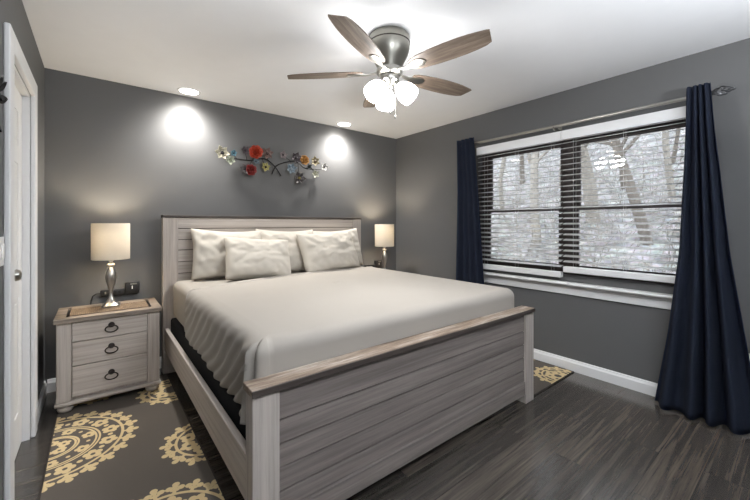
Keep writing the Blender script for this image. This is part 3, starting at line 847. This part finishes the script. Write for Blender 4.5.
# ------------------------------------------------------------------ rugs
RW, RL = .665, 1.98
def rug_field():
    nx, ny = 150, 440
    X, Y = np.meshgrid(np.linspace(0, RW, nx), np.linspace(0, RL, ny), indexing='ij')
    D = np.full(X.shape, 9.0)
    def circ(cx, cy, r): return np.hypot(X-cx, Y-cy)-r
    def medallion(cx, cy, Rr, n, rings, seed):
        nonlocal D
        r = np.hypot(X-cx, Y-cy)
        D = np.minimum(D, np.abs(r-Rr)-.0075)
        for q in rings: D = np.minimum(D, np.abs(r-q)-.005)
        for k in range(n):
            a = 2*PI*(k+.5)/n; ca, sa = math.cos(a), math.sin(a)
            u = (X-cx)*ca+(Y-cy)*sa; v = -(X-cx)*sa+(Y-cy)*ca
            # a sprig: stem, two side buds and a tip, outside the ring
            s = np.maximum(np.abs(v)-.008, np.abs(u-(Rr+.022))-.022)
            for pu, pv, pr in ((Rr+.040,.026,.0155),(Rr+.040,-.026,.0155),(Rr+.066,0,.0165),(Rr+.050,0,.012),(Rr+.026,.012,.008),(Rr+.026,-.012,.008)):
                s = np.minimum(s, np.hypot(u-pu, v-pv)-pr)
            D = np.minimum(D, s)
        lv = [(Rr-.056, int(n*.5), .044)]
        if Rr > .25: lv += [(Rr-.157, int(n*.30), .034), (Rr-.268, 5, .032)]
        for rad, m, sz in lv:
            if rad < .02: continue
            for k in range(m):
                a = 2*PI*(k+.3)/m; px, py = cx+rad*math.cos(a), cy+rad*math.sin(a)
                s = np.full(X.shape, 9.0)
                for j in range(5):
                    b = a+2*PI*j/5; s = np.minimum(s, np.hypot(X-px-sz*.62*math.cos(b), Y-py-sz*.62*math.sin(b))-sz*.42)
                s = np.maximum(s, -(np.hypot(X-px, Y-py)-sz*.26))
                D = np.minimum(D, s)
                b = a+PI/m; rq = rad-.004
                D = np.minimum(D, np.hypot(X-cx-rq*math.cos(b), Y-cy-rq*math.sin(b))-sz*.30)
    y0 = 1.42
    medallion(.005, 2.665-y0, .325, 26, (.215,.198,.118,.104), 0)
    medallion(.728, 2.245-y0, .172, 16, (), 1)
    medallion(.415, 1.62-y0, .255, 22, (.15,), 2)
    medallion(.66, 3.06-y0, .155, 15, (), 3)
    medallion(.19, 3.36-y0, .12, 13, (), 4)
    return X, Y, D
rX, rY, rD = rug_field()
def rug_mat():
    m = bpy.data.materials.new('grey_rug_with_cream_medallions'); m.use_nodes = True; nt = m.node_tree; b = nt.nodes['Principled BSDF']
    b.inputs['Roughness'].default_value = .95; b.inputs['Specular IOR Level'].default_value = .1
    at = nt.nodes.new('ShaderNodeAttribute'); at.attribute_name = 'pattern'
    r = ramp(nt, [(.47, srgb(206,184,142)), (.53, srgb(94,88,82))])
    nt.links.new(at.outputs['Fac'], r.inputs[0])
    tc = nt.nodes.new('ShaderNodeTexCoord'); n = nt.nodes.new('ShaderNodeTexNoise'); n.inputs['Scale'].default_value = 420
    nt.links.new(tc.outputs['Object'], n.inputs['Vector'])
    x = nt.nodes.new('ShaderNodeMix'); x.data_type = 'RGBA'; x.blend_type = 'OVERLAY'; x.inputs[0].default_value = .35
    nt.links.new(r.outputs[0], x.inputs[6]); nt.links.new(n.outputs['Fac'], x.inputs[7]); nt.links.new(x.outputs[2], b.inputs['Base Color'])
    bp = nt.nodes.new('ShaderNodeBump'); bp.inputs['Strength'].default_value = .4; bp.inputs['Distance'].default_value = .002
    nt.links.new(n.outputs['Fac'], bp.inputs['Height']); nt.links.new(bp.outputs['Normal'], b.inputs['Normal'])
    return m
M_rug = rug_mat()
M_bind = fabric('dark_rug_binding', srgb(58,53,50))
def make_rug(loc, rz, label):
    t = thing('rug', label, 'rug', loc, rz, group='grey medallion runners')
    nx, ny = rX.shape
    co = np.stack([rX, rY, np.full(rX.shape, .0075)], -1).reshape(-1, 3)
    idx = np.arange(nx*ny).reshape(nx, ny)
    f = np.stack([idx[:-1,:-1], idx[1:,:-1], idx[1:,1:], idx[:-1,1:]], -1).reshape(-1, 4)
    me = bpy.data.meshes.new('pile'); me.from_pydata(co.tolist(), [], f.tolist())
    a = me.attributes.new('pattern', 'FLOAT', 'POINT'); a.data.foreach_set('value', np.clip(.5+rD.reshape(-1)*40, 0, 1).astype(np.float32))
    me.materials.append(M_rug)
    o = bpy.data.objects.new('pile', me); C.objects.link(o); o.parent = t
    bm = new_bm(); e = .006
    add_box(bm, -e, RW+e, -e, RL+e, .0003, .0070)
    for x0, x1, y0, y1 in ((-e, .002, -e, RL+e), (RW-.002, RW+e, -e, RL+e), (.002, RW-.002, -e, .002), (.002, RW-.002, RL-.002, RL+e)):
        add_box(bm, x0, x1, y0, y1, .0068, .0083)
    obj('binding', bm, M_bind, t); return t
rug = make_rug((-.206, 1.42, 0), 0, 'grey runner with cream medallions left of the bed under the nightstand')
dup(rug, (3.19, 1.30+RL, 0), PI, 'grey runner with cream medallions between the bed and window wall')

# ------------------------------------------------------------------ flower wall art
def wp(u, v, Y):
    a = (u-375)/350.79; c, s = math.cos(.67), math.sin(.67)
    dx, dy, dz = a*c+s, -a*s+c, -(v-224.25)/350.79
    k = Y/dy; return Vector((dx*k, Y, 1.266+dz*k))
art = thing('wall_art', 'painted metal flower branches in red, blue and cream on the back wall above the headboard', 'wall art', (1.5, YB, 1.85))
ao = Vector(art.location)
fm = {}
def fmat(c):
    if c not in fm: fm[c] = mat('painted_petal_%d_%d_%d' % c, srgb(*[int(q*.8) for q in c]), rough=.4, metal=.3, var=.45, vscale=70)
    return fm[c]
bm = new_bm(); y_ = YB-.035
for pts, r in (([(225,157),(237,159),(252,160.5),(262,158.5),(269,161),(276,168),(281,176)], .006),
               ([(272,174),(275,167.5),(281,163.5),(291,161.5),(298,162.5),(306,168.5),(321,169)], .006),
               ([(252,160.5),(256,153)], .003), ([(252,160.5),(248,168)], .003), ([(262,158.5),(265,166)], .003), ([(237,159),(233,154)], .003), ([(268,161),(267,154)], .003),
               ([(291,161.5),(284,156)], .003), ([(291,161.5),(291,168)], .003), ([(298,162.5),(299,177)], .003), ([(306,168.5),(314,162)], .003), ([(312,169),(315,174)], .003), ([(247,160),(245,151)], .003), ([(298,162.5),(304,160)], .003)):
    P_ = [wp(u, v, y_)-ao for u, v in pts]
    if len(P_) > 2:
        Q = []
        for i in range(len(P_)-1):
            p0, p1, p2, p3 = P_[max(i-1,0)], P_[i], P_[i+1], P_[min(i+2, len(P_)-1)]
            for t in (0,.25,.5,.75):
                Q.append(.5*((2*p1)+(p2-p0)*t+(2*p0-5*p1+4*p2-p3)*t*t+(3*p1-p0-3*p2+p3)*t**3))
        Q.append(P_[-1]); P_ = Q
    add_tube(bm, P_, r, n=8)
for u, v in ((262,158.5), (298,162.5)):   # studs that hold it to the wall
    p = wp(u, v, y_)-ao; add_tube(bm, [p, Vector((p.x, -.0005, p.z))], .003, n=6)
obj('branch', bm, M_blackmetal, art)
def flower(u, v, rpx, n, col, cen, depth, rose=False, seed=0):
    rnd = random.Random(seed); c = wp(u, v, YB-depth); r = rpx*.0113
    c = c-ao
    bm = new_bm()
    layers = [(1, n, .25)] if not rose else [(1, 7, .2), (.74, 6, .55), (.46, 5, .9), (.24, 4, 1.2)]
    for sc, m, cup in layers:
        for k in range(m):
            a = 2*PI*k/m+seed*.7+sc*2; L_ = r*sc*rnd.uniform(.9,1.08); wd = L_*(.42 if not rose else .62)*6/max(m,5)
            def f(s, t):
                x = L_*(.12+.88*t); w = wd*math.sin(PI*min(1, .12+.80*t)**.9)**.8*(2*s-1)
                if not rose: w *= (1-t**3)*.9+.02
                z = L_*cup*t*t+.35*abs(2*s-1)**2*wd*.5+.004*(1-sc)*4
                return c+Vector((x*math.cos(a)-w*math.sin(a), -(z+.004), x*math.sin(a)+w*math.cos(a)))
            add_grid(bm, f, 5, 6)
    o = obj('flower', bm, fmat(col), art, angle=60)
    md = o.modifiers.new('thick', 'SOLIDIFY'); md.thickness = .0015
    if not rose:
        b2 = new_bm(); k = bmesh.new(); bmesh.ops.create_uvsphere(k, u_segments=14, v_segments=8, radius=r*.26)
        merge(b2, k, Matrix.Translation(c+Vector((0,-.006,0))) @ Matrix.Diagonal((1,.6,1,1)))
        obj('flower_centre', b2, fmat(cen), o)
    return o
DK = (40,36,38)
for i, (u, v, r, n, col, cen, dp, rose) in enumerate([
    (222,153,6.3,6,(214,208,184),DK,.05,0), (233.5,153,3.2,5,(96,140,158),(60,90,110),.04,0), (230.5,160,4.4,5,(198,206,184),(150,160,130),.055,0),
    (245,150.5,4.2,6,(92,84,90),(50,44,48),.04,0), (255.5,152,6.6,7,(206,72,44),DK,.055,1), (267,153.5,5.6,6,(134,108,100),(90,66,60),.04,0),
    (244.5,168.5,5.2,6,(120,118,118),DK,.05,0), (251,170,5.2,7,(150,44,40),DK,.055,1), (265.5,167,4.6,6,(178,170,104),(70,52,34),.045,0), (256,161.5,3.2,5,(120,138,148),(90,100,110),.045,0),
    (283,155,4.2,5,(150,138,138),(90,80,84),.04,0), (296,158,6.0,6,(94,86,90),(60,54,56),.05,0), (304,160,5.0,7,(216,158,84),DK,.055,1), (314.5,161.5,5.4,6,(158,146,112),(84,66,46),.045,0),
    (291,169,5.6,6,(136,154,168),(170,184,194),.055,0), (299,178,6.4,6,(82,76,76),(120,108,52),.05,0), (315,174,4.4,5,(204,204,184),(170,170,140),.05,0), (324,167,4.4,5,(206,204,200),(74,68,70),.05,0), (309,167,3.4,5,(70,76,76),(50,54,54),.04,0)]):
    flower(u, v, r, n, col, cen, dp, bool(rose), i)

# ------------------------------------------------------------------ wall plates and the left wall's ornament
t = thing('light_switch', 'white light switch plate on the left wall beside the door', 'light switch', (XL, 2.045, 1.155))
obj('plate', box(.0003, .006, -.058, .058, -.06, .06, .003), M_white, t)
for y in (-.024, .024): obj('rocker', box(.0055, .010, y-.015, y+.015, -.032, .032, .002), M_white, t)
t = thing('wall_outlet', 'white electrical outlet plate low on the right wall beside the curtain', 'outlet', (XR, .235, .395))
obj('plate', box(-.006, -.0003, -.036, .036, -.058, .058, .003), M_white, t)
for z in (-.022, .022):
    s = obj('socket', box(-.0075, -.0058, -.016, .016, z-.015, z+.015, .004), M_white, t)
    bm = new_bm(); add_box(bm, -.0082, -.0073, -.007, -.005, z-.004, z+.006); add_box(bm, -.0082, -.0073, .005, .007, z-.004, z+.006); obj('slot', bm, M_plast, s)
wr = thing('leafy_wall_ornament', 'dark metal leaf wreath on the left wall at the picture edge', 'wall ornament', (XL, 1.62, 1.71))
bm = new_bm(); ring = [(.02, .11*math.cos(a), .11*math.sin(a)) for a in [2*PI*i/32 for i in range(33)]]
add_tube(bm, ring, .006, n=8, caps=False); add_tube(bm, [(.02,0,.11),(.0005,0,.11)], .004, n=6)
obj('hoop', bm, M_blackmetal, wr)
bm = new_bm(); rnd = random.Random(9)
for i in range(80):
    a = rnd.uniform(0, 2*PI); b = a+rnd.gauss(0,.9); l = rnd.uniform(.03,.05); w = l*.28
    c = Vector((.02+rnd.uniform(-.004,.02), .11*math.cos(a), .11*math.sin(a))); lean = rnd.uniform(-.1,.5)
    d = Vector((lean, math.cos(b), math.sin(b))).normalized(); n_ = d.cross(Vector((1,0,0))).normalized()
    def f(s, t): return c+d*l*t+n_*w*math.sin(PI*(t*.94+.03))*(2*s-1)+Vector((.006*abs(2*s-1),0,0))
    add_grid(bm, f, 3, 6)
lv = obj('leaves', bm, M_blackmetal, wr, angle=60)
lv.modifiers.new('thick', 'SOLIDIFY').thickness = .0012
